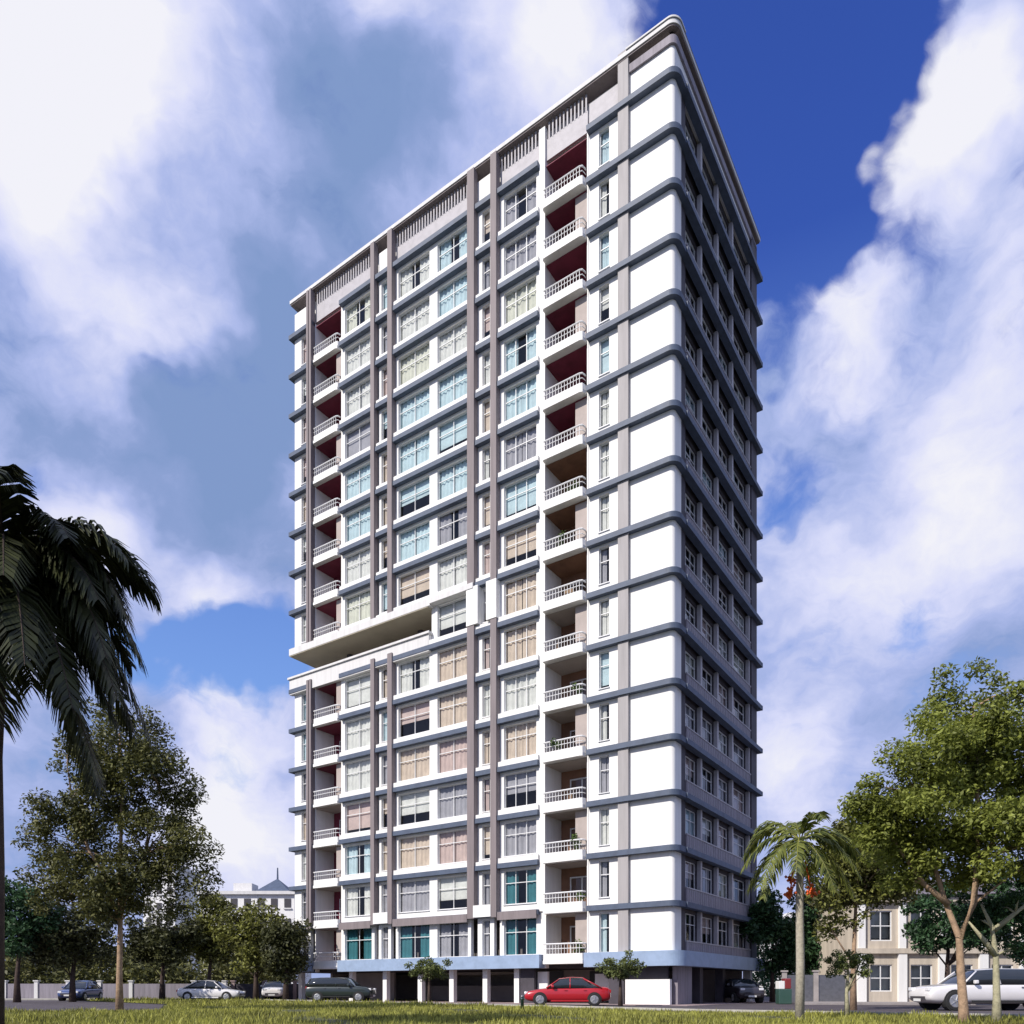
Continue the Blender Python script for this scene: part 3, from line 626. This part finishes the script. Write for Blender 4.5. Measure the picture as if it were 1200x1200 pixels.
# ---------------------------------------------------------------- vehicles
def car(name, label, loc, rz, body, L=4.4, W=1.78, H=1.45, kind='sedan', wr=.32, cat='car', group=None):
    root = empty(name, loc, rz); tag(root, label, cat, group)
    hw = W/2
    if kind == 'sedan':   # x, zbottom, ztop, halfwidth factor
        st = [(-.50, .42, .55, .72), (-.485, .28, .68, .84), (-.44, .2, .76, .94), (-.33, .18, .84, 1), (-.2, .18, .92, 1), (0, .18, .93, 1), (.2, .18, .95, 1), (.34, .18, .97, 1), (.44, .2, .97, .96), (.485, .3, .9, .86), (.5, .42, .7, .74)]
        cab = [(-.24, 0, .93), (-.10, .86, .80), (.04, 1, .80), (.18, .97, .79), (.36, .12, .82), (.385, 0, .8)]
    elif kind == 'suv':
        st = [(-.50, .5, .65, .78), (-.485, .34, .86, .9), (-.44, .26, .96, .97), (-.33, .25, 1.02, 1), (-.2, .25, 1.06, 1), (0, .25, 1.07, 1), (.2, .25, 1.07, 1), (.36, .25, 1.07, 1), (.46, .26, 1.05, .98), (.49, .34, 1.0, .93), (.5, .5, .9, .86)]
        cab = [(-.25, 0, .95), (-.13, .9, .84), (.05, 1, .84), (.3, .98, .84), (.43, .9, .82), (.475, 0, .86)]
    else:   # pickup
        st = [(-.50, .55, .7, .8), (-.49, .4, .92, .9), (-.45, .34, 1.02, .97), (-.33, .33, 1.07, 1), (-.2, .33, 1.1, 1), (0, .33, 1.1, 1), (.15, .33, 1.1, 1), (.17, .33, 1.1, 1), (.4, .33, 1.1, 1), (.48, .36, 1.08, .98), (.5, .5, 1.05, .95)]
        cab = [(-.22, 0, .95), (-.11, .92, .82), (0, 1, .82), (.08, .98, .82), (.15, .9, .82), (.17, 0, .88)]
    b = MB(); rings = []
    for (x, z0, z1, f) in st:
        w = hw*f; x *= L
        rings.append([(x, -w*.86, z0), (x, -w*.98, z0+(z1-z0)*.28), (x, -w, z0+(z1-z0)*.62), (x, -w*.95, z1-.05), (x, -w*.82, z1), (x, 0, z1+.03),
                      (x, w*.82, z1), (x, w*.95, z1-.05), (x, w, z0+(z1-z0)*.62), (x, w*.98, z0+(z1-z0)*.28), (x, w*.86, z0), (x, 0, z0)])
    n = 12
    b.add([v for r in rings for v in r], [(i*n+j, (i+1)*n+j, (i+1)*n+(j+1) % n, i*n+(j+1) % n) for i in range(len(rings)-1) for j in range(n)]+[tuple(range(n)), tuple(range((len(rings)-1)*n, len(rings)*n))[::-1]])
    bo = b.build('body', body, root, True); s = bo.modifiers.new('sub', 'SUBSURF'); s.levels = s.render_levels = 2
    belt = .95 if kind == 'sedan' else 1.07 if kind == 'suv' else 1.1
    def cabm(shrink, name, m, z_lo=0, top_only=False):
        q = MB(); rs = []
        for (x, h, f) in cab:
            zt = belt-.03+(H-belt+.03)*h-shrink; w = hw*(f if h > .5 else f*.98); wb = hw*.93-shrink; x *= L
            w -= shrink+(.10*h)
            rs.append([(x, -wb, belt-.06), (x, -(w*.35+wb*.65), belt-.06+(zt-belt+.06)*.5), (x, -w, zt-.03), (x, -w*.8, zt), (x, 0, zt+.02), (x, w*.8, zt), (x, w, zt-.03), (x, (w*.35+wb*.65), belt-.06+(zt-belt+.06)*.5), (x, wb, belt-.06)])
        n = 9
        q.add([v for r in rs for v in r], [(i*n+j, (i+1)*n+j, (i+1)*n+(j+1) % n, i*n+(j+1) % n) for i in range(len(rs)-1) for j in range(n)])
        return q.build(name, m, root, True)
    cabm(.0, 'window', M['dglass'])
    # roof panel & pillars
    q = MB(); xs = [c for c in cab if c[1] > .8]
    rs = []
    for (x, h, f) in xs:
        zt = belt-.03+(H-belt+.03)*h; w = hw*f-.10*h; x *= L
        rs.append([(x, -w-.005, zt-.06), (x, -w*.8, zt+.012), (x, 0, zt+.032), (x, w*.8, zt+.012), (x, w+.005, zt-.06)])
    q.add([v for r in rs for v in r], [(i*5+j, (i+1)*5+j, (i+1)*5+j+1, i*5+j+1) for i in range(len(rs)-1) for j in range(4)])
    for sg in (-1, 1):
        def cp(i, h_):  # point on cabin side
            x, h, f = cab[i]; zt = belt-.03+(H-belt+.03)*h; w = hw*f-.10*h; return Vector((x*L, sg*(w+.004), zt-.04))
        def bp(i): return Vector((cab[i][0]*L, sg*(hw*.93+.004), belt-.04))
        pl = [(cp(1, 0), bp(0)), (cp(len(cab)-2, 0) if kind != 'sedan' else cp(3, 0), bp(len(cab)-1))]
        mx = .03*L; pl.append((Vector((mx, sg*(hw*.8-.10+.006), H-.05)), Vector((mx, sg*(hw*.93+.004), belt-.04))))
        for a_, b_ in pl:
            q.tube([a_, a_.lerp(b_, .5), b_], [.035, .035, .045], 5)
    q.build('roof', body, root, True)
    # wheels
    xo = .315*L if kind != 'pickup' else .325*L
    for x in (-xo, xo*.97):
        for sg in (-1, 1):
            a = MB(); y0 = sg*(hw-.004); a.tube([(x, y0-sg*.3, wr+.02), (x, y0, wr+.02)], [wr*1.13, wr*1.13], 20); a.build('wheel_arch', M['tyre'], root)
            w = MB(); y1 = sg*(hw+.02)
            w.tube([(x, y1-sg*.24, wr), (x, y1-sg*.21, wr), (x, y1-sg*.03, wr), (x, y1, wr), (x, y1+sg*.005, wr)], [wr*.85, wr, wr, wr*.93, wr*.7], 24); wo = w.build('wheel', M['tyre'], root, False)
            r = MB(); r.tube([(x, y1+sg*.006, wr), (x, y1+sg*.012, wr)], [wr*.66, wr*.6], 20)
            for s5 in range(5):
                an = s5*math.tau/5; r.tube([(x, y1+sg*.02, wr), (x+math.cos(an)*wr*.62, y1+sg*.016, wr+math.sin(an)*wr*.62)], [.03, .022], 5)
            r.build('rim', M['rim'], wo)
    # lights, plate, bumpers, mirrors
    zb = .66 if kind == 'sedan' else .85
    for sg in (-1, 1):
        q = MB(); q.box(-L*.495, -L*.455, sg*hw*.50, sg*hw*.80, zb-.08, zb+.06); bevel(q.build('headlight', M['lamp'], root), .02)
        q = MB(); q.box(L*.465, L*.498, sg*hw*.52, sg*hw*.84, zb, zb+.16); bevel(q.build('taillight', M['tail'], root), .02)
        q = MB(); q.box(-L*.17-.07, -L*.17+.07, sg*(hw+.0), sg*(hw+.17), belt-.02, belt+.12); bevel(q.build('mirror', body, root), .03)
        q = MB(); q.box(-L*.19, L*.28, sg*(hw*1.0-.02), sg*(hw+.004), .22 if kind == 'sedan' else .32, .30 if kind == 'sedan' else .4); q.build('sill', M['tyre'] if kind != 'sedan' else body, root)
        for hx in (-.02, .2):
            q = MB(); q.box(L*hx-.08, L*hx+.08, sg*(hw-.01), sg*(hw+.02), belt-.17, belt-.14); q.build('door_handle', M['metal'] if kind != 'sedan' else body, root)
    q = MB(); q.box(-L*.502-.01, -L*.49, -.5, .5, .42, .56); q.build('grille', M['dframe'], root)
    q = MB(); q.box(-L*.502-.02, -L*.502-.011, -.25, .25, .36, .47); q.build('number_plate', M['plate'], root)
    return root
g = 'cars parked around the tower'
x, y = PX(665, 40.3), 40.3
car('parked_car', 'bright red hatchback parked in front of the tower pillars', (x, y, -.01), R(-4), M['red'], 4.45, 1.75, 1.45, 'sedan', .32, group=g)
car('parked_car', 'white sedan parked under the trees left of the tower', (PX(248, 57), 57, -.01), R(178), M['wpaint'], 4.6, 1.8, 1.5, 'sedan', .32, group=g)
car('parked_car', 'small white car half hidden behind the tree beside the tower', (PX(322, 63), 63, -.01), R(100), M['wpaint'], 4.0, 1.7, 1.5, 'suv', .31, group=g)
car('parked_car', 'dark green car parked at the left end of the tower', (PX(400, 51.5), 51.5, .0), R(176), M['green'], 4.4, 1.8, 1.6, 'suv', .33, group=g)
car('parked_car', 'blue car parked by the boundary wall on the far left', (PX(95, 58), 58, -.01), R(95), M['bluep'], 4.2, 1.75, 1.5, 'sedan', .31, group=g)
car('parked_car', 'dark car facing the road beside the shaded side of the tower', (PX(866, 49), 49, .0), R(95), M['blackp'], 4.3, 1.8, 1.5, 'suv', .33, group=g)
car('off_road_car', 'long white off-road car in front of the cream house at the right edge', (PX(1074, 31)+2.62, 31, -.01), R(2), M['wpaint'], 5.25, 1.85, 1.64, 'suv', .38, group=g)

# ---------------------------------------------------------------- other buildings
def facade_house():
    d = 46; o = empty('cream_house', (PX(1000, d), d, 0)); tag(o, 'two-storey cream house with pale pilasters behind the white off-road car', 'house')
    W = 15; H = 6.4; q = MB(); cols_ = []
    wins = []
    for st, (z0, z1) in enumerate(((.4, 2.3), (3.7, 5.5))):
        for i in range(6): wins.append((1.0+i*2.4, 2.3+i*2.4, z0+(.3 if st == 0 else 0), z1))
    for st in range(2):
        za, zb = (0, 3.1) if st == 0 else (3.1, H); ws = [w for w in wins if za <= w[2] < zb]; cur = 0
        for (a, b, z0, z1) in ws:
            q.box(cur, a, 0, .3, za, zb); q.box(a, b, 0, .3, za, z0); q.box(a, b, 0, .3, z1, zb); cur = b
        q.box(cur, W, 0, .3, za, zb)
    q.box(0, .3, .3, 8, 0, H); q.box(W-.3, W, .3, 8, 0, H); q.box(.3, W-.3, 7.7, 8, 0, H)
    cream = mat('cream_render', (.56, .49, .40), .85, .12, .8, streak=True); q.build('wall', cream, o)
    i_ = MB(); i_.box(.3, W-.3, 1.2, 1.3, 0, H); i_.box(.3, W-.3, .31, 1.2, 3.0, 3.1); i_.build('interior_wall', M['room'], o)
    r = MB(); r.box(-.5, W+.5, -.6, 8.4, H, H+.25); r.box(-.2, W+.2, -.3, 8.1, H+.25, H+.9); r.build('roof', M['mauve'], o)
    r = MB(); r.box(0, W, -.25, -.002, 2.95, 3.25); r.box(-.1, W+.1, -.35, -.002, 6.0, 6.25); r.build('cornice', cream, o)
    for i in range(7):
        p = MB(); x = .25+i*2.4; p.box(x-.05, x+.45, -.2, -.003, 0, 2.94); p.box(x, x+.4, -.18, -.003, 3.26, 5.99); p.build('pilaster', M['white'], o)
    for (a, b, z0, z1) in wins:
        f = MB(); e = .07; f.box(a, a+e, .08, .16, z0, z1); f.box(b-e, b, .08, .16, z0, z1); f.box(a+e, b-e, .08, .16, z0, z0+e); f.box(a+e, b-e, .08, .16, z1-e, z1)
        f.box((a+b)/2-.03, (a+b)/2+.03, .085, .15, z0+e, z1-e); f.box(a+e, b-e, .09, .145, (z0+z1)/2-.03, (z0+z1)/2+.03)
        w = f.build('window', M['frame'], o)
        g_ = MB(); g_.add([(a+.03, .115, z0+.03), (b-.03, .115, z0+.03), (b-.03, .115, z1-.03), (a+.03, .115, z1-.03)], [(0, 1, 2, 3)]); g_.build('pane', M['glass'], w)
        c_ = MB(); c_.box(a, b, .4, .41, z0+(z1-z0)*random.uniform(0, .4), z1); c_.build('curtain', CUR['m'], w)
facade_house()
def fence(name, label, p0, p1, h, post_m, panel_m, n, cat='fence', top=0):
    A = Vector((*p0, 0)); B = Vector((*p1, 0)); d = B-A; o = empty(name, A, math.atan2(d.y, d.x)); tag(o, label, cat); Ln = d.length
    q = MB(); q.box(0, Ln, -.05, .05, 0, h); q.build('panel', panel_m, o)
    for i in range(n+1):
        x = Ln*i/n; q = MB(); q.box(x-.14, x+.14, -.14, .14, 0, h+.18); q.box(x-.2, x+.2, -.2, .2, h+.182, h+.28)
        q.build('post', post_m, o)
    return o
fence('boundary_wall', 'low mauve boundary wall with white posts on the far left', (-46, 62.5), (-23.5, 63.5), 1.3, M['offwhite'], M['mauve'], 9, 'wall')
fence('boundary_wall', 'low wall beneath the yellow-olive trees left of the tower', (-23, 64), (-15.5, 64.5), 1.3, M['paving'], M['darkwall'], 3, 'wall')
fence('metal_gate', 'dark grey metal gate between the tower and the cream house', (16.5, 47), (20.0, 46.2), 1.7, M['concrete'], M['metal'], 2, 'gate')
# kiosk right of tower
o = empty('utility_cabinet', (PX(918, 44), 44, 0)); tag(o, 'small green cabinet with a white side and a red top near the palm trunk', 'cabinet')
q = MB(); q.box(-.35, .38, -.3, .3, .0, .85); bevel(q.build('base', paint('cabinet_green', (.04, .09, .07)), o), .03)
q = MB(); q.box(-.35, -.02, -.29, .29, .853, 1.3); bevel(q.build('panel', M['white'], o), .02)
q = MB(); q.box(-.015, .36, -.28, .28, .853, 1.45); bevel(q.build('top', paint('cabinet_red', (.22, .03, .03)), o), .05)
# bollard
o = empty('bollard', (PX(612, 29.0), 29.0, 0)); tag(o, 'short dark green bollard at the grass edge below the red car', 'bollard')
q = MB(); q.tube([(0, 0, -.02), (0, 0, .42), (0, 0, .44), (0, 0, .52)], [.07, .06, .085, .07], 12); q.build('post', paint('bollard_green', (.02, .05, .045)), o, True)
q = MB(); q.tube([(0, 0, .52), (0, 0, .58), (0, 0, .61)], [.075, .06, .02], 12); q.build('cap', M['metal'], o, True)
# far white building with blue pitched roof and pole
def block(name, label, x0, x1, d, h, m, floors, nw, dep=10):
    o = empty(name, (x0, d, 0)); tag(o, label, 'building'); W = x1-x0
    q = MB(); q.box(0, W, 0, dep, 0, h); q.build('wall', m, o)
    fh = h/floors; ww = W/nw
    for f in range(floors):
        for i in range(nw):
            p = MB(); p.box(i*ww+ww*.25, i*ww+ww*.75, -.06, -.004, f*fh+fh*.35, f*fh+fh*.8); wo = p.build('window', M['dframe'], o)
            s = MB(); s.box(i*ww+ww*.2, i*ww+ww*.8, -.2, -.004, f*fh+fh*.27, f*fh+fh*.33); s.build('sill', M['offwhite'], wo)
    r = MB(); r.box(-.4, W+.4, -.5, dep+.4, h, h+.5); r.box(W*.3, W*.5, 2, 5, h+.5, h+2); r.build('roof', M['offwhite'], o)
    return o, W
d = 118; o, W = block('distant_building', 'far white flat-roofed building peeping over the trees left of the tower', PX(235, d), PX(345, d), d, 15.3, M['white'], 5, 7)
r = MB(); cx = PX(316, d)-PX(235, d); r.add([(cx-2.8, 1, 15.8), (cx+2.8, 1, 15.8), (cx+2.8, 7, 15.8), (cx-2.8, 7, 15.8), (cx, 4, 18.3)], [(0, 3, 2, 1), (0, 1, 4), (1, 2, 4), (2, 3, 4), (3, 0, 4)])
r.tube([(cx, 4, 18.2), (cx, 4, 20)], [.15, .1], 6); r.build('pitched_roof', M['lip'], o)
d = 135; block('distant_building', 'tall pale building showing through the branches of the left tree', PX(168, d), PX(205, d), d, 22, M['white'], 8, 3)
d = 120; block('distant_building', 'far grey building behind the trees at the right of the tower', PX(905, d), PX(990, d), d, 11, M['offwhite'], 4, 6)

# ---------------------------------------------------------------- camera
cam = bpy.data.cameras.new('camera'); cam.sensor_width = 36; cam.lens = 36*F/1200; cam.shift_y = 560/1200; cam.clip_end = 6000
co = bpy.data.objects.new('camera', cam); col.objects.link(co); co.location = (0, 0, CZ); co.rotation_euler = (R(90), 0, 0); sc.camera = co
# ---------------------------------------------------------------- sun
SAZ = math.atan2(-.66, -.75); SEL = R(38)
sd = Vector((math.cos(SAZ)*math.cos(SEL), math.sin(SAZ)*math.cos(SEL), math.sin(SEL)))
sun = bpy.data.lights.new('sun', 'SUN'); sun.energy = 4.6; sun.angle = R(.5); sun.color = (1, .94, .86)
so = bpy.data.objects.new('sun', sun); col.objects.link(so); so.rotation_euler = sd.to_track_quat('Z', 'Y').to_euler(); so.location = (0, 0, 60)
# ---------------------------------------------------------------- world
w = bpy.data.worlds.new('World'); sc.world = w; w.use_nodes = True; nt = w.node_tree; N = nt.nodes; Lk = nt.links
bg = N['Background']; bg.inputs[1].default_value = .1
sky = N.new('ShaderNodeTexSky'); sky.sky_type = 'NISHITA'; sky.sun_disc = False; sky.sun_elevation = SEL
sky.sun_rotation = math.atan2(sd.x, sd.y); sky.ozone_density = 3.0; sky.air_density = 1.0; sky.dust_density = 1.0
tc = N.new('ShaderNodeTexCoord')
def vm(op, a, b=None):
    n = N.new('ShaderNodeVectorMath'); n.operation = op
    for i, q in enumerate((a, b)):
        if q is None: continue
        if isinstance(q, (tuple, Vector)): n.inputs[i].default_value = tuple(q)
        else: Lk.new(q, n.inputs[i])
    return n
def mt(op, a, b=None, c=None, clamp=False):
    n = N.new('ShaderNodeMath'); n.operation = op; n.use_clamp = clamp
    for i, q in enumerate((a, b, c)):
        if q is None: continue
        if isinstance(q, (int, float)): n.inputs[i].default_value = q
        else: Lk.new(q, n.inputs[i])
    return n.outputs[0]
def noise(vec, s, det, ro=.55, col_=False):
    n = N.new('ShaderNodeTexNoise'); n.inputs['Scale'].default_value = s; n.inputs['Detail'].default_value = det; n.inputs['Roughness'].default_value = ro
    Lk.new(vec, n.inputs['Vector']); return n.outputs['Color' if col_ else 'Fac']
D = tc.outputs['Generated']
wn = vm('SUBTRACT', noise(D, 3.2, 5, .6, True), (.5, .5, .5)); wn2 = vm('SCALE', wn.outputs[0]); wn2.inputs['Scale'].default_value = .26
DW = vm('ADD', D, wn2.outputs[0]).outputs[0]
def dirpx(px, py): return Vector(((px-600)/F, 1, (1160-py)/F)).normalized()
def blobs(lst):
    acc = None
    for (px, py, r, wt) in lst:
        c = dirpx(px, py); rad = (dirpx(px+r, py)-dirpx(px-r, py)).length/2
        dist = vm('DISTANCE', DW, c).outputs['Value']
        mr = N.new('ShaderNodeMapRange'); mr.interpolation_type = 'SMOOTHSTEP'; Lk.new(dist, mr.inputs[0])
        mr.inputs[1].default_value = rad*1.35; mr.inputs[2].default_value = rad*.2; mr.inputs[3].default_value = 0; mr.inputs[4].default_value = wt
        acc = mr.outputs[0] if acc is None else mt('ADD', acc, mr.outputs[0])
    return acc
clear = blobs([(880, 120, 150, 1), (960, 60, 110, 1), (900, 250, 110, 1), (960, 180, 90, .9), (925, 320, 65, .8), (895, 420, 35, .4), (1195, 215, 45, .8), (230, 765, 70, .8), (310, 770, 60, .8), (170, 740, 45, .7), (40, 545, 30, .3),
               (280, 890, 38, .2), (905, 560, 50, .6), (615, 0, 30, .7), (1060, 700, 50, .25), (1160, 360, 40, .3), (1050, 310, 40, .3), (1060, 0, 50, .8), (990, 290, 40, .5), (1120, 800, 60, .2), (1000, 130, 50, .6)])
n1 = noise(D, 5.0, 9, .62); n2 = noise(D, 11.0, 8, .6)
mp = N.new('ShaderNodeMapping'); Lk.new(DW, mp.inputs[0]); mp.inputs['Rotation'].default_value = (0, R(24), 0); mp.inputs['Scale'].default_value = (1, 1, 3.2)
n3 = noise(mp.outputs[0], 4.5, 8, .6); n4 = noise(DW, 16.0, 9, .65)
cov = mt('SUBTRACT', mt('ADD', mt('ADD', mt('MULTIPLY', n1, .75), mt('MULTIPLY', n3, .75)), mt('MULTIPLY_ADD', n4, .5, -.22)), clear)
mr = N.new('ShaderNodeMapRange'); mr.interpolation_type = 'SMOOTHSTEP'; Lk.new(cov, mr.inputs[0]); mr.inputs[1].default_value = .22; mr.inputs[2].default_value = .72
sx = N.new('ShaderNodeSeparateXYZ'); Lk.new(D, sx.inputs[0])
hz = N.new('ShaderNodeMapRange'); Lk.new(sx.outputs[2], hz.inputs[0]); hz.inputs[1].default_value = .68; hz.inputs[2].default_value = .25; hz.inputs[3].default_value = 0; hz.inputs[4].default_value = .85
alpha = mr.outputs[0]
br = blobs([(50, 30, 150, .9), (200, 60, 90, .35), (160, 390, 75, .35), (60, 240, 90, .3), (110, 600, 70, .4), (230, 690, 60, .35), (60, 690, 80, .3), (270, 850, 70, .4), (240, 960, 90, .35), (640, 60, 90, .5), (740, 90, 60, .45), (470, 60, 60, .25), (1050, 190, 100, .5), (1120, 120, 80, .35),
            (980, 400, 70, .5), (1130, 500, 130, .35), (960, 700, 90, .3), (1100, 640, 110, .3), (920, 850, 80, .3), (320, 1000, 120, .4), (960, 930, 90, .3), (1150, 330, 70, .25), (330, 60, 30, .2)])
dk = blobs([(280, 500, 95, .5), (330, 410, 80, .4), (230, 560, 90, .4), (400, 260, 80, .35), (420, 180, 60, .25), (500, 200, 70, .35), (120, 545, 60, .35), (300, 340, 60, .3), (40, 480, 70, .25), (560, 130, 40, .2), (360, 130, 60, .2), (340, 640, 50, .2), (200, 480, 60, .2), (1150, 740, 70, .1), (1120, 850, 80, .08)])
bri = mt('ADD', mt('SUBTRACT', br, dk), mt('ADD', mt('MULTIPLY_ADD', n1, .75, .02), mt('ADD', mt('MULTIPLY_ADD', n3, .8, -.37), mt('MULTIPLY_ADD', n4, .35, -.15))))
cr = N.new('ShaderNodeValToRGB'); Lk.new(bri, cr.inputs[0])
el = cr.color_ramp.elements
el[0].position = 0.0; el[0].color = (.23, .34, .62, 1); el[1].position = 1.0; el[1].color = (.93, .93, 1.0, 1)
for p_, c_ in ((.22, (.28, .38, .68)), (.45, (.44, .52, .86)), (.72, (.72, .75, 1.0))):
    e = el.new(p_); e.color = (*c_, 1)
CS = 8.6
sc_ = vm('SCALE', cr.outputs[0]); sc_.inputs['Scale'].default_value = CS
gr = N.new('ShaderNodeMix'); gr.data_type = 'RGBA'; gr.blend_type = 'MULTIPLY'; gr.inputs[0].default_value = 1.0
Lk.new(sky.outputs[0], gr.inputs[6]); gr.inputs[7].default_value = (.50, .72, 1.68, 1)
hm = N.new('ShaderNodeMix'); hm.data_type = 'RGBA'; Lk.new(hz.outputs[0], hm.inputs[0]); Lk.new(gr.outputs[2], hm.inputs[6]); hm.inputs[7].default_value = (.27*CS, .48*CS, .90*CS, 1)
mx = N.new('ShaderNodeMix'); mx.data_type = 'RGBA'; Lk.new(alpha, mx.inputs[0]); Lk.new(hm.outputs[2], mx.inputs[6]); Lk.new(sc_.outputs[0], mx.inputs[7])
Lk.new(mx.outputs[2], bg.inputs[0])
w.cycles.sampling_method = 'MANUAL'; w.cycles.sample_map_resolution = 1024
# ---------------------------------------------------------------- render
vs = sc.view_settings; vs.view_transform = 'Standard'; vs.look = 'None'; vs.gamma = 1; vs.use_curve_mapping = False; vs.exposure = .15
sc.render.engine = 'CYCLES'; sc.cycles.max_bounces = 6; sc.cycles.transparent_max_bounces = 12; sc.cycles.use_denoising = True
